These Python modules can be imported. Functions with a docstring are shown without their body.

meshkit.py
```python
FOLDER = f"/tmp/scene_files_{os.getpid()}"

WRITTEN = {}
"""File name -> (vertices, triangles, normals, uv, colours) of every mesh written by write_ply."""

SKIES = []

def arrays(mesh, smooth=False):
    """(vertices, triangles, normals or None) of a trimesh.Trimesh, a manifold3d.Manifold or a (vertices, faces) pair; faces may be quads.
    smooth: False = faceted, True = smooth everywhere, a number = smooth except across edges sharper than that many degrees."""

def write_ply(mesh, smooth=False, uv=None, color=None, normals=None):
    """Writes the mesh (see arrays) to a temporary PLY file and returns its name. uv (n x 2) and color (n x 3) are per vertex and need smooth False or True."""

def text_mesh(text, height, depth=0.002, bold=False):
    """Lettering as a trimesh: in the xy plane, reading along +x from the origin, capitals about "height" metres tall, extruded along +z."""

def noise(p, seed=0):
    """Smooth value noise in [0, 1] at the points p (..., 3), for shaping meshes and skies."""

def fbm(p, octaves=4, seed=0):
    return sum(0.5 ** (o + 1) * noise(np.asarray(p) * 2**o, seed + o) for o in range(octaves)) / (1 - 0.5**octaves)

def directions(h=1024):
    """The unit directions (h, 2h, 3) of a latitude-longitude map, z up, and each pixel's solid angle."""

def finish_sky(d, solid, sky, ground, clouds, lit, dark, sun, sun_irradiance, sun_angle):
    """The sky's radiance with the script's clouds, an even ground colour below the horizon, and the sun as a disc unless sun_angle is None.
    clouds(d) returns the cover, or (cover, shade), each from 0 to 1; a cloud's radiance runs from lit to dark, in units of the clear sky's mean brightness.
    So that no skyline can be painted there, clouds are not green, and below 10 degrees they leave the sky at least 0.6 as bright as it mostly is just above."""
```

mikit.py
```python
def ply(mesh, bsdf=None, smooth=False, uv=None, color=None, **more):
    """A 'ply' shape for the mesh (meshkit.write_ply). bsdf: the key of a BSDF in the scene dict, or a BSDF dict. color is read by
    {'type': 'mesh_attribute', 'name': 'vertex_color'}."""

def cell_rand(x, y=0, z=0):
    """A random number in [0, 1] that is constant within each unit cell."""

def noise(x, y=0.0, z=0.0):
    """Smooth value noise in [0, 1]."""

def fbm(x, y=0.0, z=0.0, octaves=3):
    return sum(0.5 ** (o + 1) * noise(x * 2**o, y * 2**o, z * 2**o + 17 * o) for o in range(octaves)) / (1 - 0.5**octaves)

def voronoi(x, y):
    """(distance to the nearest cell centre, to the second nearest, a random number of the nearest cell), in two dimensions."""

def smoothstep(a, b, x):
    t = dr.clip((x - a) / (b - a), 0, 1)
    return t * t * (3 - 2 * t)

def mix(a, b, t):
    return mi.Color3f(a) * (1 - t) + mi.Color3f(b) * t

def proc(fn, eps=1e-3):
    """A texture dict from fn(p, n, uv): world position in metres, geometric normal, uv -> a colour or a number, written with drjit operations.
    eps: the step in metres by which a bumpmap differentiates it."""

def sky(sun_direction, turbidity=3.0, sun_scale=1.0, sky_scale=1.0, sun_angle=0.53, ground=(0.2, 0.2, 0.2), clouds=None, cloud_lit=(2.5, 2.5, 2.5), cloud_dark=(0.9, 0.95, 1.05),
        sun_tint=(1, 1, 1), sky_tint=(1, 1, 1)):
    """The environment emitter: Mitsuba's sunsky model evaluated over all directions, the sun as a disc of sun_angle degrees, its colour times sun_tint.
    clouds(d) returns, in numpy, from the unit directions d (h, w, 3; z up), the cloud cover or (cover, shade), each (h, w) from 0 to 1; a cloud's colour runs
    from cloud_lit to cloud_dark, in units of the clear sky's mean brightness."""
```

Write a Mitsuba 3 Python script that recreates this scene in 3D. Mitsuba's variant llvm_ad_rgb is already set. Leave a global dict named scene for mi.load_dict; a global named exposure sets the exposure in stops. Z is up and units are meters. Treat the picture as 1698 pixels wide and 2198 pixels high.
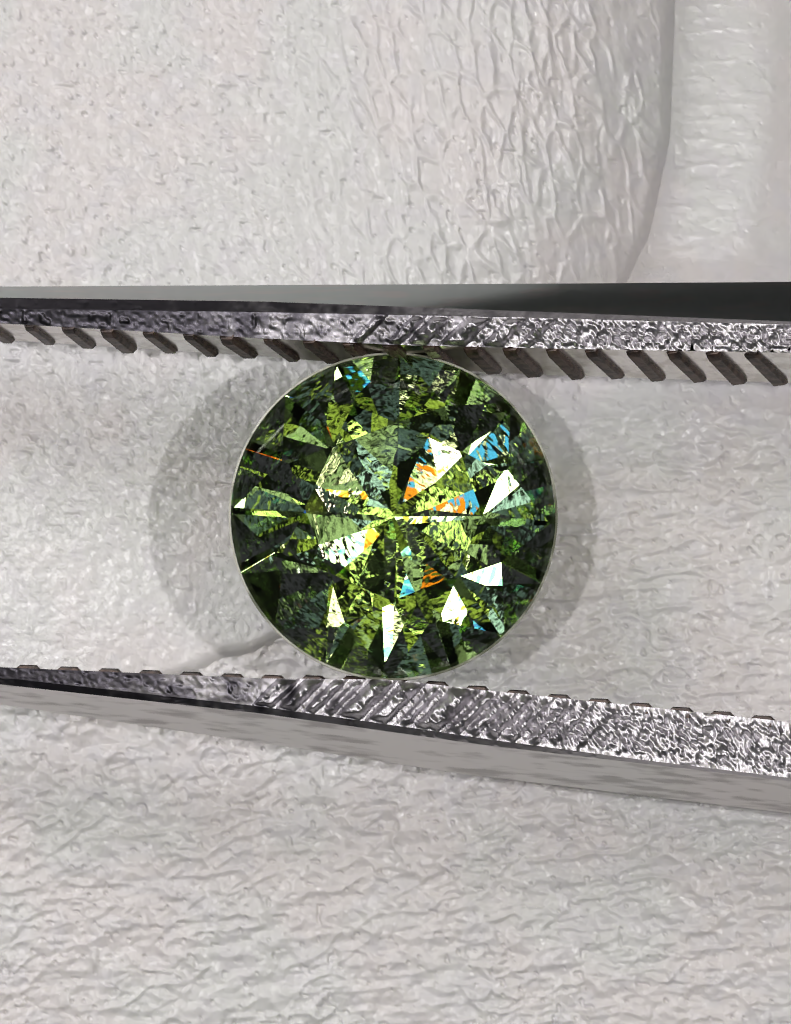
import math
import numpy as np
import trimesh
import mitsuba as mi
import drjit as dr
import mikit
import meshkit
import shapely
from mikit import proc, noise, fbm, voronoi, smoothstep, mix
from scipy.spatial import HalfspaceIntersection, ConvexHull

T = mi.ScalarTransform4f
# The subject is 6.5 mm across, so the scene is built at 100 : 1 (one unit = 1 cm): at 1 : 1 the ray offset
# would be a tenth of a millimetre, a visible share of the stone.

# ------------------------------------------------------------------ camera, light, exposure
W, H = 1698.0, 2198.0             # photograph pixels, used to measure the subject
CX, CY = W / 2, H / 2
CAM_Z, GIRDLE_Z = 9.0, 0.36
S = 0.325 / 354.0                 # units per photograph pixel in the plane of the girdle
FOV = 2 * math.degrees(math.atan(W / 2 * S / (CAM_Z - GIRDLE_Z)))
exposure = -0.16


def at(px, py, z):
    """the point at height z that was measured at photograph pixel (px, py)"""
    k = S * (CAM_Z - z) / (CAM_Z - GIRDLE_Z)
    return np.stack(np.broadcast_arrays((np.asarray(px, float) - CX) * k, (CY - np.asarray(py, float)) * k, np.asarray(z, float)), -1)


scene = {
    "camera": {"type": "thinlens", "aperture_radius": 0.028, "focus_distance": CAM_Z - GIRDLE_Z - 0.03, "fov": FOV, "fov_axis": "x", "near_clip": 0.05, "far_clip": 200.0,
               "to_world": T().look_at(origin=[0, 0, CAM_Z], target=[0, 0, 0], up=[0, 1, 0])},
    "room_light": {"type": "constant", "radiance": {"type": "rgb", "value": [0.012, 0.0125, 0.012]}, "sampling_weight": 0.6},
}
labels = {}


def add(key, mesh, bsdf, smooth=False, label=None, category=None, group=None, kind=None, **more):
    scene[key] = mikit.ply(mesh, bsdf, smooth, **more)
    say(key, label, category, group, kind)


def say(key, label=None, category=None, group=None, kind=None):
    d = {k: v for k, v in (("label", label), ("category", category), ("group", group), ("kind", kind)) if v}
    if d:
        labels[key] = d


scene["black_plastic"] = {"type": "principled", "base_color": {"type": "rgb", "value": [0.02, 0.02, 0.022]}, "roughness": 0.5}


def disc_mesh(radius, n=40):
    a = np.arange(n) * 2 * math.pi / n
    v = np.vstack([np.stack([radius * np.cos(a), radius * np.sin(a), 0 * a], 1), [[0, 0, 0]]])
    i = np.arange(n)
    return trimesh.Trimesh(v, np.stack([i, (i + 1) % n, i * 0 + n], 1), process=False)


def frame_to(pos, target):
    """4x4 whose +z looks from pos to target"""
    z = np.asarray(target, float) - pos
    z /= np.linalg.norm(z)
    x = np.cross([0, 1, 0.01], z)
    x /= np.linalg.norm(x)
    m = np.eye(4)
    m[:3, :3] = np.stack([x, np.cross(z, x), z], 1)
    m[:3, 3] = pos
    return m


def lamp_part(key, mesh, m, rgb):
    mesh = mesh.copy()
    mesh.apply_transform(m)
    scene[key] = mikit.ply(mesh, "black_plastic", False)
    if rgb is not None:
        scene[key]["emitter"] = {"type": "area", "sampling_weight": 8.0 if max(rgb) > 500 else 4.0 if "soft" in key else 0.25, "radiance": {"type": "rgb", "value": [float(c) for c in rgb]}}


def led_lamp(key, direction, dist, chips, label):
    """a small jeweller's LED head: a round cup with a white chip"""
    d = np.asarray(direction, float) / np.linalg.norm(direction)
    m = frame_to(np.array([0, 0, 0.3]) + d * dist, [0, 0, 0.3])
    cup = trimesh.creation.cylinder(radius=1.0, height=0.5, sections=40)
    cup.apply_translation([0, 0, -0.3])
    lamp_part(key + "__housing", cup, m, None)
    for i, (x, y, r, rgb) in enumerate(chips):
        c = disc_mesh(r)
        c.apply_translation([x, y, 0.01 + 0.002 * i])
        lamp_part(f"{key}__chip" + (f"_{i:03d}" if i else ""), c, m, rgb)
    say(key, label, "lamp")


def panel_lamp(key, pos, target, w, h, rgb, label):
    m = frame_to(np.asarray(pos, float), target)
    box = trimesh.creation.box([w + 0.3, h + 0.3, 0.4])
    box.apply_translation([0, 0, -0.25])
    lamp_part(key + "__housing", box, m, None)
    v = np.array([[-w, -h, 0], [w, -h, 0], [w, h, 0], [-w, h, 0]]) / 2
    lamp_part(key + "__diffuser", trimesh.Trimesh(v, [[0, 1, 2], [0, 2, 3]], process=False), m, rgb)
    say(key, label, "lamp")


WHITE = np.array([1.0, 0.975, 0.98])
led_lamp("led_lamp", [0.469, 0.0, 1], 13, [(0, 0, 0.11, 4300 * WHITE)],
         "small black LED lamp out of frame above the right side")
led_lamp("led_lamp_001", [-0.225, 0.03, 1], 8, [(0, 0, 0.075, 2900 * WHITE)],
         "small black LED lamp out of frame above the left side")
panel_lamp("soft_lamp", [-7.6, 6.9, 6.9], [0, 0, 0.3], 9, 3.0, 11 * WHITE, "soft square lamp out of frame to the upper left")

# Added, unseen dome of tinted light tiles (azimuth, elevation in degrees per colour), laid out
# for the stone's sparkle; added bars and bulbs hang inside it.
# BEGIN TILES
CUT = {'table': 0.54437, 'crown': 33.82014, 'pavilion': 40.11107, 'rot': -0.03376, 'seed': 227251, 'jit': 0.011, 'mid': 0.05793, 'up': 6.27212, 'low': 0.11569, 'tilt': 5.01552, 'ta': 2.97184}
TILES = [
    ((0.05, 0.042, 0.077), [(-110.9, 30.0), (148.3, 54.0), (-54.1, 43.5), (-31.7, 72.0), (-148.3, 72.0), (148.3, 72.0), (-90.0, 45.3), (72.6, 37.4), (95.2, 23.6), (-48.8, 66.4), (58.9, 75.1), (0.0, 74.5), (16.8, 57.2), (-110.5, 52.4), (117.7, 37.0), (180.0, 74.5), (-163.2, 57.2), (163.9, 17.5), (-102.9, 27.0), (-78.3, 38.0), (-82.2, 27.4), (82.2, 27.4), (-80.2, 67.2), (-65.8, 33.5), (-58.4, 40.3), (-38.2, 51.8), (-31.7, 85.5), (-59.0, 67.3), (-39.7, 64.9), (-36.3, 29.0), (-37.2, 42.8), (62.8, 52.2), (-17.1, 73.9), (17.1, 73.9), (41.3, 69.4), (31.7, 22.5), (-3.5, 48.0), (116.0, 29.1), (-117.4, 25.3), (-116.3, 63.7), (-99.8, 67.2), (-107.3, 63.7), (-163.1, 46.7), (-110.3, 79.0), (-160.5, 33.0), (106.5, 48.6), (101.8, 71.1), (114.2, 33.5), (110.8, 41.0), (112.7, 48.5), (148.3, 85.5), (136.0, 74.0), (140.3, 64.9), (127.3, 70.8), (148.3, 49.5), (143.7, 29.0), (131.9, 42.0), (160.7, 53.3), (-157.8, 64.8), (-165.4, 61.6), (159.7, 69.2)]),
    ((1.874, 1.462, 1.953), [(69.8, 67.6), (54.2, 26.6), (-121.1, 82.6)]),
    ((0.291, 0.304, 0.144), [(56.2, 51.6), (141.3, 13.7), (132.7, 17.2), (148.3, 63.0), (-94.1, 55.0), (90.0, 70.2), (90.0, 86.0), (64.8, 56.1), (2.8, 34.9), (54.5, 63.1), (59.0, 67.3), (41.7, 35.6), (-22.2, 64.8), (-135.8, 53.4), (-136.0, 74.0), (-121.0, 67.3), (-153.3, 47.3), (-142.3, 47.3), (115.2, 56.1), (176.9, 41.4), (174.9, 62.2)]),
    ((0.725, 0.768, 0.464), [(-97.5, 51.6), (-16.8, 57.2), (11.6, 65.9), (-148.3, 81.0), (110.2, 67.6), (168.4, 65.9), (-48.7, 78.4), (72.7, 63.7), (50.7, 54.7), (65.4, 71.4), (20.3, 69.2), (99.8, 67.2), (148.3, 76.5), (-162.9, 73.9)]),
    ((0.323, 0.34, 0.29), [(-121.1, 75.1), (131.2, 66.4), (-90.0, 78.1), (4.4, 30.4), (-44.0, 74.0), (78.2, 71.1), (11.6, 78.2), (39.7, 64.9), (37.7, 47.3), (5.1, 62.2), (7.0, 70.3), (-98.4, 63.2), (-138.7, 69.4), (121.0, 67.3), (168.2, 54.3)]),
    ((0.173, 0.189, 0.082), [(49.5, 25.2), (-44.4, 57.6), (44.1, 49.3), (31.7, 63.0), (-165.0, 34.8), (92.7, 27.7), (-90.0, 70.2), (90.0, 62.2), (-11.7, 31.9), (-43.1, 44.8), (79.1, 55.8), (7.3, 33.5), (10.6, 36.5), (31.7, 58.5), (-5.1, 62.2), (22.2, 64.8), (-128.5, 58.8), (-105.1, 75.2), (-140.3, 64.9), (-127.3, 70.8), (100.9, 55.8), (130.6, 46.5), (180.0, 82.3), (110.3, 79.0), (162.9, 73.9), (168.4, 78.2), (173.0, 70.3), (180.0, 66.4)]),
    ((0.1, 0.111, 0.161), [(90.0, 74.1), (-58.9, 75.1), (-148.3, 63.0), (-156.2, 31.1), (-90.0, 51.9), (-90.0, 86.0), (-58.9, 82.6), (-38.6, 60.4), (-41.3, 69.4), (80.2, 67.2), (26.3, 51.8), (71.2, 44.7), (52.7, 38.9), (57.5, 55.6), (31.7, 85.5), (74.9, 75.2), (52.7, 70.8), (-7.0, 70.3), (-121.6, 40.3), (-141.8, 51.8), (-130.6, 46.5), (-148.3, 85.5), (-141.4, 60.4), (-125.5, 63.1), (180.0, 51.5)]),
    ((0.415, 0.452, 0.608), [(-103.0, 44.6), (31.7, 72.0), (0.0, 58.3), (-96.6, 45.2), (-78.2, 71.1), (-4.1, 54.8), (-101.8, 71.1), (-148.3, 67.5)]),
    ((1.041, 0.916, 0.918), [(163.2, 57.2), (0.0, 82.3), (8.5, 58.0), (103.9, 52.2), (133.8, 62.0)]),
    ((0.062, 0.093, 0.023), [(0.0, 90.0), (-31.7, 36.0), (31.7, 81.0), (-105.2, 59.9), (-174.1, 38.0), (-135.9, 49.3), (148.3, 27.0), (-168.4, 65.9), (-73.4, 19.0), (94.8, 15.4), (61.3, 21.5), (-54.2, 26.6), (-62.6, 25.3), (-60.0, 17.7), (-74.9, 75.2), (37.7, 55.9), (4.1, 54.8), (14.6, 61.6), (-11.9, 15.2), (-142.3, 55.9), (-176.9, 41.4), (141.8, 51.8), (121.1, 82.6)]),
]
FLASHES = [(71.27, 66.23, 40), (-98.26, 72.2, 90), (-131.62, 82.62, 200), (-146.06, 68.97, 60), (12.02, 59.19, 100), (52.23, 25.66, 120)]
# END TILES
DOME_R = 13.0
GAIN = 5.2


def aim(az, el):
    a, e = math.radians(az), math.radians(el)
    return np.array([math.cos(a) * math.cos(e), math.sin(a) * math.cos(e), math.sin(e)])


tile_rng = np.random.default_rng(77)
for i, (rgb, spots) in enumerate(TILES):
    v, f = [], []
    for az, el in spots:
        m = frame_to(np.array([0, 0, 0.3]) + aim(az, el) * DOME_R, [0, 0, 0.3])
        for _ in range(105):
            x, y = tile_rng.normal(0, 0.30, 2)
            a, b, w = *tile_rng.uniform(0.022, 0.056, 2), tile_rng.uniform(0, math.pi)
            k = len(v)
            v += [m @ (x + p * a * math.cos(w) - q * b * math.sin(w), y + p * a * math.sin(w) + q * b * math.cos(w), 0.003 * tile_rng.random(), 1) for p, q in ((-1, -1), (1, -1), (1, 1), (-1, 1))]
            f += [(k, k + 1, k + 2), (k, k + 2, k + 3)]
    lamp_part("added_light_dome__tile" + (f"_{i:03d}" if i else ""), trimesh.Trimesh(np.array(v)[:, :3], f, process=False), np.eye(4), GAIN * (max(rgb) / 0.5) ** 0.5 * np.maximum(np.array(rgb) + 0.6 * (np.array(rgb) - np.mean(rgb)), 0.0))
    labels["added_light_dome__tile" + (f"_{i:03d}" if i else "")] = {"kind": "stuff"}
say("added_light_dome", "added dome of small tinted light tiles out of frame, laid out for the sparkle of the stone", "lamp")
# Added, unseen light bars: a white middle between an amber and a blue end, so that the stone throws white, orange and blue fire.
BAR = [(-0.80, 0.09, (1.3, 0.10, 0.01)), (-0.62, 0.09, (3.2, 0.45, 0.03)), (-0.44, 0.09, (4.5, 1.2, 0.10)), (-0.26, 0.09, (6, 3.6, 0.8)), (0.0, 0.16, (11, 11, 11)),
       (0.26, 0.09, (2.6, 5, 6.5)), (0.44, 0.09, (0.5, 2.3, 5.5)), (0.62, 0.09, (0.15, 0.9, 4.2)), (0.80, 0.09, (0.08, 0.25, 2.4))]
for i, (az, el, roll) in enumerate(FLASHES):
    m = frame_to(np.array([0, 0, 0.3]) + aim(az, el) * (DOME_R - 0.6), [0, 0, 0.3]) @ trimesh.transformations.rotation_matrix(math.radians(roll), [0, 0, 1])
    key = "added_light_bar" + (f"_{i:03d}" if i else "")
    box = trimesh.creation.box([2.0, 0.6, 0.3])
    box.apply_translation([0, 0, -0.17])
    lamp_part(key + "__housing", box, m, None)
    for j, (x, hw, rgb) in enumerate(BAR):
        hh = 0.24
        v = np.array([[x - hw, -hh, 0], [x + hw, -hh, 0], [x + hw, hh, 0], [x - hw, hh, 0]])
        lamp_part(key + "__lens" + (f"_{j:03d}" if j else ""), trimesh.Trimesh(v, [[0, 1, 2], [0, 2, 3]], process=False), m, rgb)
    say(key, "short light bar with amber, white and blue lenses, added out of frame for fire in the stone", "lamp", "added light bars above the stone")

TINTED = [('amber', 9.11, 83.33), ('amber', -46.62, 59.0), ('blue', 11.89, 84.58)]  # added, unseen bulbs that stand in for orange and blue dispersion
BULB = {"amber": (4.2, 0.95, 0.07), "blue": (0.35, 1.5, 5.0)}
for i, (tint, az, el) in enumerate(TINTED):
    m = frame_to(np.array([0, 0, 0.3]) + aim(az, el) * (DOME_R - 1.0), [0, 0, 0.3])
    n_same = sum(t[0] == tint for t in TINTED[:i])
    key = f"{tint}_added_bulb" + (f"_{n_same:03d}" if n_same else "")
    cup = trimesh.creation.cylinder(radius=0.2, height=0.3, sections=24)
    cup.apply_translation([0, 0, -0.17])
    lamp_part(key + "__housing", cup, m, None)
    lamp_part(key + "__lens", disc_mesh(0.17, 20), m, BULB[tint])
    say(key, f"small {tint} bulb added out of frame for coloured fire in the stone", "lamp", f"{tint} added bulbs above the stone")

# ------------------------------------------------------------------ skin behind the stone
def skin_colour(p, n, uv):
    a = fbm(p.x * 6, p.y * 6, 3.1, 3)
    b = noise(p.x * 26, p.y * 26, 8.2)
    c = mix((0.61, 0.58, 0.58), (0.585, 0.585, 0.58), smoothstep(0.35, 0.65, a))
    c = mix(c, (0.58, 0.565, 0.585), 0.6 * smoothstep(0.5, 0.8, b))
    return c * (0.94 + 0.10 * fbm(p.x * 60, p.y * 60, 1.7, 2))


def pores(p, n, uv):
    return 0.0004 * fbm(p.x * 150, p.y * 150, 0.3, 2)


scene["skin"] = {"type": "bumpmap", "arbitrary": {"type": "proc", **{k: v for k, v in proc(pores, 0.0015).items() if k != "type"}}, "scale": 1.0,
                 "bsdf": {"type": "principled", "base_color": proc(skin_colour), "roughness": 0.40, "specular": 0.55, "clearcoat": 0.5, "clearcoat_gloss": 0.82}}

PXS = S * CAM_Z / (CAM_Z - GIRDLE_Z)      # units per photograph pixel at z = 0


def to_px(x, y):
    return x / PXS + CX, CY - y / PXS


def ridge(px, py, angle, across, along, seed, sharp=0.2, warp=0.35, keep=0.5):
    """thin wandering raised lines that run at ANGLE degrees (image, anticlockwise from +x), spaced about ACROSS px"""
    a = math.radians(angle)
    u = px * math.cos(a) - py * math.sin(a)
    v = px * math.sin(a) + py * math.cos(a)
    w = (meshkit.fbm(np.stack([u / 55, v / 40, 0 * px + seed], -1), 2, seed + 5) - 0.5) * across * warp * 2
    n = meshkit.noise(np.stack([u / along, (v + w) / across, 0 * u + seed * 3.3], -1), seed)
    m = meshkit.noise(np.stack([u / along * 1.7 + 9, (v - w) / across * 0.73, 0 * u + seed * 1.3], -1), seed + 77)
    gate = np.clip((meshkit.noise(np.stack([u / (along * 0.5), v / (across * 0.8), 0 * u + 9.1], -1), seed + 31) - keep) * 3 + 0.5, 0, 1)
    out = 0
    for q in (n, m):
        d = (q - 0.5) / (sharp * 0.35)
        out = out + np.where(d > 0, np.exp(-d * d), np.exp(-(d * 0.7) ** 2)) * gate
        gate = 1 - 0.8 * gate
    return out


def streak(px, py, angle, across, along, seed):
    a = math.radians(angle)
    u = px * math.cos(a) - py * math.sin(a)
    v = px * math.sin(a) + py * math.cos(a)
    return meshkit.fbm(np.stack([u / along, v / across, 0 * u + seed], -1), 2, seed) - 0.5


def grain(px, py, size, seed):
    return meshkit.fbm(np.stack([px / size, py / size, 0 * px + seed], -1), 3, seed) - 0.5


def pits(px, py, size, seed):
    n = meshkit.noise(np.stack([px / size, py / size, 0 * px + 2.2], -1), seed)
    return np.clip((n - 0.80) / 0.12, 0, 1)


def cells(px, py, angle, across, along, seed, width=7.0, keep=0.45, jitter=0.95):
    """(raised lines between skin cells stretched along ANGLE, the cells' pillows); WIDTH is the lines' width in px"""
    from scipy.spatial import cKDTree
    a = math.radians(angle)
    wx = px + 16 * (meshkit.fbm(np.stack([px / 48, py / 48, 0 * px + seed], -1), 2, seed + 3) - 0.5)
    wy = py + 16 * (meshkit.fbm(np.stack([px / 48, py / 48, 0 * px + seed], -1), 2, seed + 4) - 0.5)
    u = (wx * math.cos(a) - wy * math.sin(a)) / along
    v = (wx * math.sin(a) + wy * math.cos(a)) / across
    rs = np.random.default_rng(seed)
    lo, hi = math.floor(min(u.min(), v.min())) - 2, math.ceil(max(u.max(), v.max())) + 2
    box_ = np.stack(np.meshgrid(np.arange(math.floor(u.min()) - 2, math.ceil(u.max()) + 2), np.arange(math.floor(v.min()) - 2, math.ceil(v.max()) + 2), indexing="ij"), -1).reshape(-1, 2)
    seeds = box_ + 0.5 + (rs.random(box_.shape) - 0.5) * jitter + np.stack([0.5 * (box_[:, 1] % 2), 0 * box_[:, 0]], 1)
    d, _ = cKDTree(seeds).query(np.stack([u.ravel(), v.ravel()], 1), k=2)
    gap = ((d[:, 1] - d[:, 0]) * across / width).reshape(px.shape)
    gate = np.clip((meshkit.noise(np.stack([px / 60, py / 60, 0 * px + 1.7], -1), seed + 31) - keep) * 3.5 + 0.5, 0, 1)
    return np.exp(-gap ** 2) * gate, 1 - np.clip(d[:, 0].reshape(px.shape), 0, 1) ** 2


def beads(px, py, size, seed):
    n = meshkit.noise(np.stack([px / size, py / size, 0 * px + 4.2], -1), seed)
    return np.clip((n - 0.62) / 0.26, 0, 2) ** 1.5


def step(a, b, x):
    t = np.clip((x - a) / (b - a), 0, 1)
    return t * t * (3 - 2 * t)


FOLD = np.array([(-2600, 1520), (-600, 1500), (0, 1486), (300, 1474), (430, 1440), (480, 1410), (520, 1404), (548, 1398), (590, 1376), (700, 1318), (900, 1190), (1080, 1040), (1190, 910), (1245, 825),
                 (1300, 720), (1352, 618), (1368, 585), (1385, 540), (1402, 505), (1418, 440), (1436, 350), (1448, 290), (1452, 180), (1457, 60), (1462, -100), (1480, -700), (1500, -2600)], float)


def fold_distance(px, py):
    """signed distance in px, positive on the finger"""
    q = np.stack([px.ravel(), py.ravel()], 1)
    d = np.full(len(q), 1e9)
    for a, b in zip(FOLD[:-1], FOLD[1:]):
        t = np.clip(((q - a) @ (b - a)) / ((b - a) @ (b - a)), 0, 1)
        d = np.minimum(d, np.hypot(*(q - a - t[:, None] * (b - a)).T))
    d = d.reshape(px.shape)
    poly = shapely.Polygon(np.vstack([FOLD, [(1500, -9000), (-9000, -9000), (-9000, 1490)]]))
    shapely.prepare(poly)
    inside = shapely.contains_xy(poly, q[:, 0], q[:, 1]).reshape(px.shape)
    return np.where(inside, d, -d)


def axis(lo, hi, step_, far):
    mid = np.arange(lo, hi + step_, step_)
    g = step_ * np.cumsum(1.12 ** np.arange(1, 60))
    g = g[g < far]
    return np.concatenate([lo - g[::-1], mid, mid[-1] + g])


def skin_sheet(key, fn, keep, label):
    gx, gy = axis(-40, 1740, 2.5, 2400), axis(-40, 2240, 2.5, 2400)
    px, py = np.meshgrid(gx, gy)
    d = fold_distance(px, py)
    ok = keep(d)
    z = fn(px, py, d)
    v = np.stack([(px - CX) * PXS, (CY - py) * PXS, z], -1).reshape(-1, 3)
    n, m = len(gy), len(gx)
    i, j = np.meshgrid(np.arange(n - 1), np.arange(m - 1), indexing="ij")
    q = np.stack([i * m + j, (i + 1) * m + j, (i + 1) * m + j + 1, i * m + j + 1], -1).reshape(-1, 4)
    q = q[ok.ravel()[q].all(1)]
    f = np.vstack([q[:, [0, 1, 2]], q[:, [0, 2, 3]]])
    used = np.unique(f)
    back = np.zeros(len(v), int)
    back[used] = np.arange(len(used))
    add(key, trimesh.Trimesh(v[used], back[f], process=False), "skin", True, label)


def finger_z(px, py, d):
    wob = 4 * grain(px, py, 60, 3)
    wide = 25 + 515 * step(1050, 600, py)
    t = np.clip(1 - (d + wob) / wide, 0, 1.2)
    edge = np.clip(1 - (d + wob) / 30.0, 0, 2.0)
    z = 0.015 - (0.006 + 0.166 * step(1050, 600, py)) * t ** 2.2 - (0.006 + 0.044 * step(1050, 600, py)) * edge ** 2
    right = step(480, 950, px + 0.15 * py) * step(950, 700, py)
    left = 1 - 0.8 * right
    k = step(0, 26, d)
    low = step(1250, 1000, py)
    line_, pillow = cells(px, py, -76, 38, 92, 1, 8.0, 0.42)
    z = z + k * right * (0.0042 * line_ + 0.0026 * pillow + 0.0030 * ridge(px, py, -82, 42, 240, 2, 0.22, 0.2, keep=0.38) + 0.0026 * streak(px, py, -76, 16, 44, 3))
    line_, pillow = cells(px, py, -50, 30, 38, 4, 8.0, 0.5)
    z = z + k * left * (0.3 + 0.7 * low) * (0.0012 * line_ + 0.0026 * pillow + 0.0036 * np.clip(beads(px, py, 14, 9) - 0.3, 0, 2) + 0.0035 * grain(px, py, 14, 19))
    z = z + k * (0.0030 * grain(px, py, 22, 6) * (0.3 + 0.7 * low) + 0.003 * grain(px, py, 110, 7)) - 0.004 * k * pits(px, py, 13, 8) * (0.3 + 0.7 * low)
    return z


def palm_z(px, py, d):
    deep = step(900, 540, py)
    z = 0.0 - 0.165 * deep - (0.004 + 0.026 * step(1150, 800, py)) * step(-240, 0, d)
    calm = 1 - 0.86 * deep
    diag = 0.45 + 0.55 * step(700, 1300, py) * step(1300, 300, px - 0.2 * py)
    z = z - 0.34 * PXS * np.clip(px - 1370, 0, 1500) * step(1000, 500, py)
    line_, pillow = cells(px, py, 8, 32, 64, 11, 8.0, 0.44)
    z = z + calm * (0.0030 * line_ + 0.0040 * pillow + 0.0034 * ridge(px, py, 5, 32, 110, 12, 0.24, 0.22, keep=0.42) + 0.0026 * streak(px, py, 8, 14, 34, 13))
    z = z + 0.0034 * calm * diag * ridge(px, py, 36, 40, 100, 14, 0.24, 0.22, keep=0.46)
    z = z + calm * (0.0035 * grain(px, py, 16, 16) + 0.003 * grain(px, py, 90, 17)) - calm * 0.0060 * pits(px, py, 12, 18)
    return z


skin_sheet("creased_skin__fold", finger_z, lambda d: d > -10, "raised fold with fine upright creases and a shiny left side")
skin_sheet("creased_skin__fold_001", palm_z, lambda d: d < 60, "lower fold with fine level creases")
say("creased_skin", "pale grey, finely creased skin in two folds filling the background behind the tweezers", "skin")

# ------------------------------------------------------------------ tweezers
def metal_tone(p, n, uv):  # darker on the upper arm than the lower; random grime patches over both
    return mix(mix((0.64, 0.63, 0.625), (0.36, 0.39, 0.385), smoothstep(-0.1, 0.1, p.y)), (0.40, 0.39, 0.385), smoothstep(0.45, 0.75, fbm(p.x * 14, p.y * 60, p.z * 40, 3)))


def brushed(p, n, uv):
    return 0.0006 * fbm(p.x * 30, p.y * 260, p.z * 260, 2)


scene["steel"] = {"type": "principled", "base_color": proc(metal_tone), "metallic": 1.0, "roughness": 0.3}


def tooth_colour(p, n, uv):
    return mix((0.075, 0.047, 0.037), (0.024, 0.016, 0.014), smoothstep(0.35, 0.7, fbm(p.x * 70, p.y * 70, p.z * 70, 3)))


def jaw_shade(p, n, uv):
    """polished lands, uneven in tone, with the shade beside the stone painted in brown"""
    near_stone = smoothstep(0.36, 0.12, dr.abs(p.x - 0.02) + 0.3 * (fbm(p.x * 25, p.y * 25, 9.0, 2) - 0.5))
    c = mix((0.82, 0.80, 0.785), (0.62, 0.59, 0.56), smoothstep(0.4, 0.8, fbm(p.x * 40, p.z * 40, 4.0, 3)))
    return mix(c, (0.24, 0.20, 0.175), 0.85 * near_stone)


def edge_reflection(p, n, uv):
    """dark reflections painted in towards the tips, plain steel towards the handle, broken up by noise"""
    bright_end = smoothstep(-0.42, 0.42, p.x + 0.22 * smoothstep(0.0, -0.2, p.y) + 0.9 * (fbm(p.x * 34, p.y * 34, 2.0, 3) - 0.5))
    return mix((0.085, 0.08, 0.095), (0.54, 0.52, 0.55), bright_end)


scene["ground_steel"] = {"type": "principled", "base_color": proc(edge_reflection), "metallic": 1.0, "roughness": 0.40}
scene["bright_steel"] = {"type": "principled", "base_color": proc(jaw_shade), "metallic": 1.0, "roughness": 0.16}
scene["tarnished_steel"] = {"type": "principled", "base_color": proc(tooth_colour), "metallic": 0.35, "roughness": 0.42}


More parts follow.
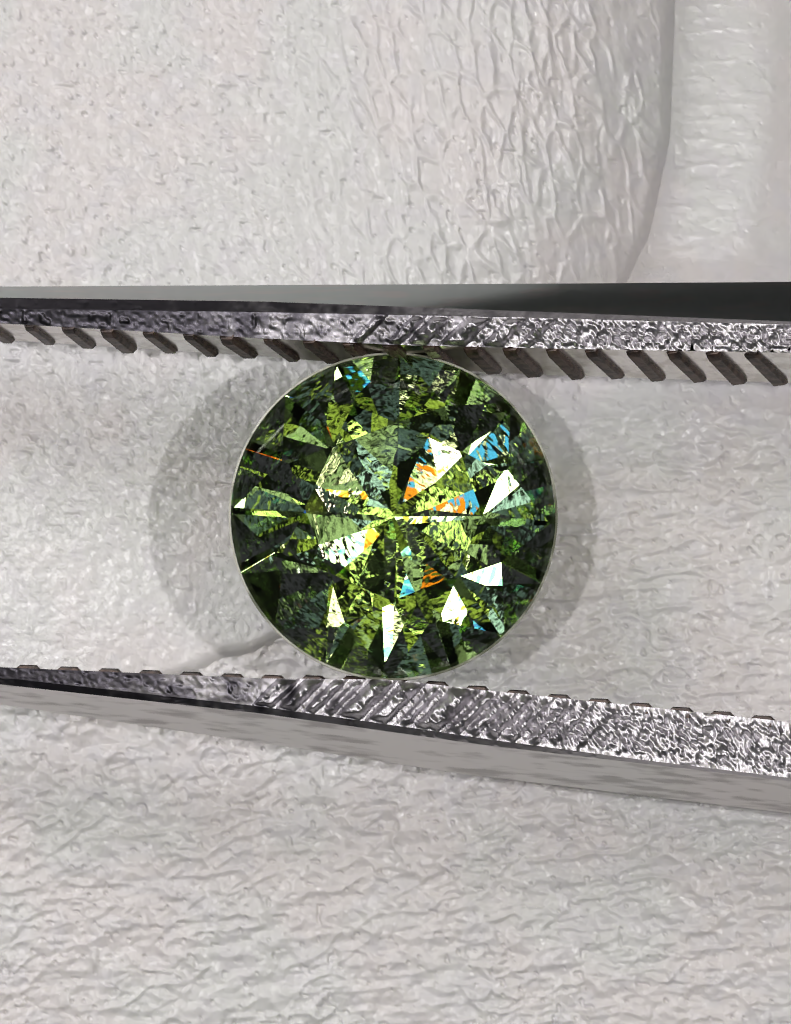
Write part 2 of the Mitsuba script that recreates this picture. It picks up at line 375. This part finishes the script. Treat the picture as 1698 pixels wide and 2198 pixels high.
def line(*pts):
    xs, ys = zip(*pts)
    lo, hi = (ys[1] - ys[0]) / (xs[1] - xs[0]), (ys[-1] - ys[-2]) / (xs[-1] - xs[-2])

    def f(x):
        x = np.asarray(x, float)
        return np.interp(x, xs, ys) + np.minimum(x - xs[0], 0) * lo + np.maximum(x - xs[-1], 0) * hi
    return f


ZT = 0.40
U = dict(outer=line((0, 615), (560, 612), (1130, 609), (1698, 605)), shoulder=line((0, 639), (560, 647), (1130, 668), (1698, 690)),
         crest=line((0, 662), (560, 670), (1130, 682), (1698, 697)), lip=line((0, 694), (560, 726), (843, 740), (1130, 747), (1698, 757)),
         foot=line((0, 729), (560, 764), (843, 788), (1130, 803), (1698, 822)))
L = dict(lip=line((0, 1432), (560, 1456), (843, 1459), (1000, 1477), (1698, 1550)), crest=line((0, 1466), (560, 1528), (1060, 1598), (1698, 1676)),
         outer=line((0, 1512), (560, 1594), (1000, 1662), (1698, 1746)))
XS = np.concatenate([np.linspace(-330, -30, 60), np.arange(-28, 1740, 2.2), np.linspace(1745, 5200, 160)])


def loft(strips):
    """strips: lists of (n, 3) lines along the arm; each strip keeps its own vertices, so the edges between strips stay crisp"""
    vs, fs, at0 = [], [], 0
    for rows in strips:
        g = np.stack(rows, 1)
        n, m = g.shape[:2]
        i, j = np.meshgrid(np.arange(n - 1), np.arange(m - 1), indexing="ij")
        q = np.stack([i * m + j, i * m + j + 1, (i + 1) * m + j + 1, (i + 1) * m + j], -1).reshape(-1, 4) + at0
        vs.append(g.reshape(-1, 3))
        fs += [q[:, [0, 1, 2]], q[:, [0, 2, 3]]]
        at0 += n * m
    for end in (0, -1):
        ring_ = np.vstack([np.stack(r, 1)[end][:-1] for r in strips])
        k = np.arange(len(ring_))
        c = np.stack([k, (k + 1) % len(k), k * 0 + len(k)], 1) + at0
        vs += [ring_, ring_.mean(0)[None]]
        fs.append(c[:, ::-1] if end == 0 else c)
        at0 += len(k) + 1
    return trimesh.Trimesh(np.vstack(vs), np.vstack(fs), process=False)


def surf_bumps(px, py, seed, rods, rough, speck=0.0):
    """the scratched, dented top edge: fine pits, sparse specks, and the slanting ridges where the serration breaks through"""
    u = px + py                        # constant along lines that rise to the right
    n = meshkit.fbm(np.stack([u / 30, (px - py) / 24, 0 * px], -1), 2, seed) - 0.5
    m = meshkit.fbm(np.stack([px / 40, py / 30, 0 * px + 4], -1), 2, seed + 1) - 0.5
    f = meshkit.noise(np.stack([px / 7.5, py / 7.5, 0 * px + 4], -1), seed + 9) - 0.5
    h = rough * (0.007 * n + 0.007 * m + (0.007 + 0.006 * step(900, 1200, px)) * f) + speck * 0.012 * beads(px, py, 13, seed + 5)
    for x0, y0, w, amp in rods:
        q = np.abs(u - x0 - y0 + 5 * (meshkit.noise(np.stack([px / 20, py / 20, 0 * px], -1), seed + 6) - 0.5)) / w
        h = h + amp * np.sqrt(np.clip(1 - q * q, 0, 1)) * (0.75 + 0.5 * meshkit.noise(np.stack([px / 14, py / 14, 0 * px], -1), seed + 7))
    return h


def strip(fa, fb, za, zb, n, bump=None, sag=0.0):
    rows = []
    for t in np.linspace(0, 1, n):
        py = fa(XS) * (1 - t) + fb(XS) * t
        z = za(XS) * (1 - t) + zb(XS) * t + sag * 4 * t * (1 - t)
        if bump is not None:
            z = z + bump(XS, py) * np.clip(min(t, 1 - t) * 6, 0.3, 1)
        rows.append(at(XS, py, z))
    return rows


const = lambda c: (lambda x: 0 * np.asarray(x, float) + c)  # noqa: E731
u_out = line((0, ZT - 0.12), (560, ZT - 0.115), (900, ZT - 0.085), (1200, ZT - 0.066), (1698, ZT - 0.078))
u_sh = line((0, ZT - 0.024), (1698, ZT - 0.012))
u_in = line((0, ZT - 0.008), (1698, ZT - 0.004))


U_RODS = [(790, 706, 12, 0.012), (872, 708, 15, 0.016), (925, 706, 20, 0.022), (1003, 708, 27, 0.027), (1082, 716, 22, 0.018), (1150, 716, 14, 0.012)]
L_RODS = [(572, 1496, 13, 0.018), (600, 1490, 12, 0.016), (640, 1496, 20, 0.026), (692, 1500, 13, 0.018), (726, 1510, 11, 0.012), (776, 1512, 27, 0.028), (838, 1518, 24, 0.026), (886, 1530, 12, 0.012), (945, 1534, 31, 0.032),
          (1004, 1540, 15, 0.018), (1042, 1545, 14, 0.016), (1082, 1550, 16, 0.018), (1128, 1552, 14, 0.014), (1172, 1560, 14, 0.013), (1215, 1562, 13, 0.011), (1268, 1570, 14, 0.006)]


def bu(x, y):
    return surf_bumps(x, y, 41, U_RODS, np.interp(x, [0, 700, 1050, 1300], [0.22, 0.3, 0.7, 1.0]), np.interp(x, [0, 900, 1200], [0.25, 0.3, 0.3]))


def bl(x, y):
    return surf_bumps(x, y, 51, L_RODS, np.interp(x, [0, 450, 700, 950, 1200], [0.22, 0.25, 0.35, 0.7, 1.0]), np.interp(x, [0, 500, 1200], [0.25, 0.25, 0.3]))


back = lambda x: U["outer"](x) + 40  # noqa: E731
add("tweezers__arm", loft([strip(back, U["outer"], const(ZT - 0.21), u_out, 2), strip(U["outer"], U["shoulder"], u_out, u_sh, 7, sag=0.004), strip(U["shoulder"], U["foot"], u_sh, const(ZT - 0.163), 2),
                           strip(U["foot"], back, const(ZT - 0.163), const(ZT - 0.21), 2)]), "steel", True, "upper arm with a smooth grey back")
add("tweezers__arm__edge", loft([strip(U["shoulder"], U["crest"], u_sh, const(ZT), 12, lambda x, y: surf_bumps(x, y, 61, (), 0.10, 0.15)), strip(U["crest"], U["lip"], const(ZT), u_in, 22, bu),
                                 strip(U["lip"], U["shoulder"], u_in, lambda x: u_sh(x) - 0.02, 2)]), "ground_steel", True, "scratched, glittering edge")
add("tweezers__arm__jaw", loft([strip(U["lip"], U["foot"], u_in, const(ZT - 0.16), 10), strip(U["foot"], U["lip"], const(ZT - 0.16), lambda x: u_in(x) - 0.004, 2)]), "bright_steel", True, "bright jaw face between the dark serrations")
inner, low = (lambda x: L["lip"](x) + 40), (lambda x: L["lip"](x) + 55)
lo_out = line((0, ZT - 0.11), (1698, ZT - 0.17))
cham = lambda x: L["crest"](x) + np.interp(x, [0, 1000, 1400, 1698], [3, 4, 2, 1])  # noqa: E731
crest = lambda x: L["crest"](x) - np.interp(x, [0, 900, 1400, 1698], [12, 11, 6, 6])  # noqa: E731
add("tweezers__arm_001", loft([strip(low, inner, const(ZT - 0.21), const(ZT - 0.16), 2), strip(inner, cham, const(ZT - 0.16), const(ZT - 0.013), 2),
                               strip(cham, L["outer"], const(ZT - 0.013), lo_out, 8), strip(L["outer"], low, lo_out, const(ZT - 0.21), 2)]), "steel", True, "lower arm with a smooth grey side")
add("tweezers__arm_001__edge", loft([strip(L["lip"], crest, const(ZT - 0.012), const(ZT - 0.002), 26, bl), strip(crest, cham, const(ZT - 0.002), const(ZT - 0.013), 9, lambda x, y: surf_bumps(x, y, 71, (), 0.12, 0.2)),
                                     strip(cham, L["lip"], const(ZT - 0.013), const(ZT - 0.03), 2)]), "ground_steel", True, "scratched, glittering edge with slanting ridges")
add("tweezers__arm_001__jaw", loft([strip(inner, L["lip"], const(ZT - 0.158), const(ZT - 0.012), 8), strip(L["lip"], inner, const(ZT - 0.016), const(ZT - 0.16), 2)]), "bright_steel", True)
say("tweezers", "steel jeweller's tweezers with serrated jaws gripping the round green gemstone", "tweezers")


def bar(a, b, half_w, half_t, face_n):
    """a rounded bar from a to b, half_w to each side in x, proud along face_n"""
    a, b = np.asarray(a, float), np.asarray(b, float)
    d = (b - a) / np.linalg.norm(b - a)
    n = face_n - d * (face_n @ d)
    n /= np.linalg.norm(n)
    s = np.cross(d, n)
    prof = [(-1, -1), (-1, 0.45), (-0.72, 0.9), (0.72, 0.9), (1, 0.45), (1, -1)]
    rings = []
    for c, k, e in ((a, 0.9, 0.5), (a + d * half_t * 0.8, 1, 1), (b - d * half_t * 0.9, 1, 1), (b, 0.86, 0.45)):
        rings.append([c + s * half_w * k * p + n * half_t * (q if q < 0 else q * e) for p, q in prof])
    g = np.array(rings)
    nr, m = g.shape[:2]
    f = []
    for i in range(nr - 1):
        for j in range(m):
            p, q, r, t = i * m + j, i * m + (j + 1) % m, (i + 1) * m + (j + 1) % m, (i + 1) * m + j
            f += [(p, q, r), (p, r, t)]
    for j in range(1, m - 1):
        f += [(0, j + 1, j), ((nr - 1) * m, (nr - 1) * m + j, (nr - 1) * m + j + 1)]
    mesh = trimesh.Trimesh(g.reshape(-1, 3), f, process=False)
    trimesh.repair.fix_normals(mesh)
    return mesh


rng = np.random.default_rng(5)
num = lambda key, i: key if i == 0 else f"{key}_{i:03d}"  # noqa: E731
for i in range(20):
    xe = 123 + 87.35 * (i - 1)
    run = np.interp(xe, [0, 1698], [50, 62]) + rng.uniform(-4, 4)
    wpx = np.interp(xe, [0, 700, 1698], [13, 17, 17]) * rng.uniform(0.8, 1.15)
    xb, xt = xe - wpx, xe - wpx - run
    a = at(xt, U["lip"](xt) - 2, ZT - 0.010)
    b = at(xb, U["foot"](xb) - 3 + rng.uniform(-5, 4), ZT - 0.158)
    nrm = np.cross(at(xb + 100, U["foot"](xb + 100), ZT - 0.16) - at(xb, U["foot"](xb), ZT - 0.16), at(xb, U["lip"](xb), ZT - 0.008) - at(xb, U["foot"](xb), ZT - 0.16))
    add(num("tweezers__arm__serration", i), bar(a, b, wpx * S * 0.98, 0.012 + 0.006 * rng.random(), nrm / np.linalg.norm(nrm)), "tarnished_steel", 30)
for i in range(20):
    xe = 83 + 87.6 * (i - 1)
    xb, xt = xe - 26 + 40, xe - 26
    a = at(xt, L["lip"](xt) + 2, ZT - 0.020)
    b = at(xb, L["lip"](xb) + 38, ZT - 0.155)
    add(num("tweezers__arm_001__serration", i), bar(a, b, 25 * S, 0.0125, np.array([0, 1.0, 0.1])), "tarnished_steel", 30)

# ------------------------------------------------------------------ the stone: a round brilliant
R = 0.325 * 348 / 354
GX, GY, _ = at(844, 1108, GIRDLE_Z)


def brilliant(radius, table=0.57, crown=34.5, pavilion=40.9, rot=0.0, seed=2, jit=0.004, mid=1.9, up=5.6, low=1.6):
    """half spaces n.x <= d of a round brilliant of unit girdle radius, z = 0 at the middle of the girdle"""
    rs = np.random.default_rng(seed)
    half_girdle = 0.018
    P = []

    def plane(az, slope, point):
        """outward plane through POINT; slope: degrees from the horizontal, negative for the pavilion"""
        a, s = az + rs.normal(0, jit), math.radians(abs(slope) + rs.normal(0, jit * 50))
        n = np.array([math.sin(s) * math.cos(a), math.sin(s) * math.sin(a), math.cos(s) * (1 if slope > 0 else -1)])
        P.append(np.append(n, -(n @ point)))

    ct, tp = math.tan(math.radians(crown)), math.tan(math.radians(pavilion))
    ztab = half_girdle + (1 - table) * ct
    P.append(np.array([0, 0, 1, -ztab]))
    for k in range(96):
        a = 2 * math.pi * k / 96
        P.append(np.array([math.cos(a), math.sin(a), 0, -1.0]))
    for k in range(8):
        a = rot + k * math.pi / 4
        c = np.array([math.cos(a), math.sin(a), 0])
        plane(a, crown, c + [0, 0, half_girdle])
        plane(a, -pavilion, c - [0, 0, half_girdle])
        # star facets, between the mains, through the table edge
        b = a + math.pi / 8
        cb = np.array([math.cos(b), math.sin(b), 0])
        plane(b, crown - 13.5, cb * table * math.cos(math.pi / 8) + [0, 0, ztab])
        for s in (-1, 1):
            e = a + s * math.pi / 16 * 1.05
            ce = np.array([math.cos(a + s * math.pi / 8), math.sin(a + s * math.pi / 8), 0])
            plane(e, crown + up, ce + [0, 0, half_girdle * 0.9])
            plane(e, -(pavilion + low), ce - [0, 0, half_girdle * 0.9])
            # a second tier of narrow pavilion facets towards the culet
            if mid > 0.6:
                plane(a + s * math.pi / 16, -(pavilion - mid), np.array([math.cos(a + s * math.pi / 16), math.sin(a + s * math.pi / 16), 0]) * 0.46
                      - [0, 0, (0.98 - 0.46) * tp + half_girdle])
    hs = HalfspaceIntersection(np.array(P), np.array([0, 0, 0.0]))
    v = hs.intersections
    v = v[np.isfinite(v).all(1)]
    hull = ConvexHull(v)
    mesh = trimesh.Trimesh(v, hull.simplices, process=True)
    trimesh.repair.fix_normals(mesh)
    mesh.vertices *= radius
    return mesh


def polish_waves(mesh, step_, size, amp, seed):
    """fine triangles on the facets, and on the pavilion the faint waviness that breaks the reflections up"""
    face = trimesh.graph.connected_component_labels(mesh.face_adjacency[mesh.face_adjacency_angles < 1e-3], node_count=len(mesh.faces))
    v, f, idx = trimesh.remesh.subdivide_to_size(mesh.vertices, mesh.faces, step_, max_iter=20, return_index=True)
    face = face[idx]
    # vertices belong to one facet each, so facet edges stay sharp
    key = np.stack([np.repeat(face, 3), trimesh.grouping.unique_rows(v, digits=7)[1][f].ravel()], 1)
    _, first, inv = np.unique(key, axis=0, return_index=True, return_inverse=True)
    pos, owner = v[f].reshape(-1, 3)[first], np.repeat(face, 3)[first]
    fn = np.zeros((face.max() + 1, 3))
    np.add.at(fn, np.repeat(face, 3), np.repeat(np.cross(v[f[:, 1]] - v[f[:, 0]], v[f[:, 2]] - v[f[:, 0]]), 3, axis=0))
    fn /= np.linalg.norm(fn, axis=1, keepdims=True)
    n = fn[owner]
    h = amp * (meshkit.fbm(pos / size + owner[:, None] * 7.13, 2, seed) - 0.5)
    h = np.where(n[:, 2] < -0.2, h, 0.0)
    return trimesh.Trimesh(pos + n * h[:, None], inv.reshape(-1, 3), process=False)


tilt = [math.cos(CUT["ta"]), math.sin(CUT["ta"]), 0]
turn = trimesh.transformations.rotation_matrix(math.radians(CUT["tilt"]), tilt)
stone = brilliant(R, **{k: CUT[k] for k in ("table", "crown", "pavilion", "rot", "seed", "jit", "mid", "up", "low")})
stone = polish_waves(stone, 0.005, 0.026, 0.00010, 21)
stone.apply_transform(turn)
stone.apply_translation([GX, GY, GIRDLE_Z])
scene["green_crystal"] = {"type": "dielectric", "int_ior": 2.55, "ext_ior": 1.0,
                          "specular_reflectance": {"type": "rgb", "value": [0.715, 0.82, 0.60]}, "specular_transmittance": {"type": "rgb", "value": [0.94, 0.97, 0.86]}}
add("gemstone", stone, "green_crystal", True, "round brilliant-cut yellowish green gemstone held between the tweezer jaws", "gemstone")
scene["frosted_crystal"] = {"type": "principled", "base_color": proc(lambda p, n, uv: mix((0.50, 0.50, 0.43), (0.16, 0.17, 0.12), smoothstep(0.35, 0.7, fbm(p.x * 22, p.y * 22, 5.0, 3)))), "roughness": 0.4}
prof = [(R + 0.0006, -0.010), (R + 0.0045, -0.0075), (R + 0.0045, 0.0075), (R + 0.0006, 0.010), (R + 0.0006, -0.010)]
ring = trimesh.creation.revolve(np.array(prof), sections=128)
ring.apply_transform(turn)
ring.apply_translation([GX, GY, GIRDLE_Z])
add("gemstone__girdle", ring, "frosted_crystal", 40, "pale frosted rim")
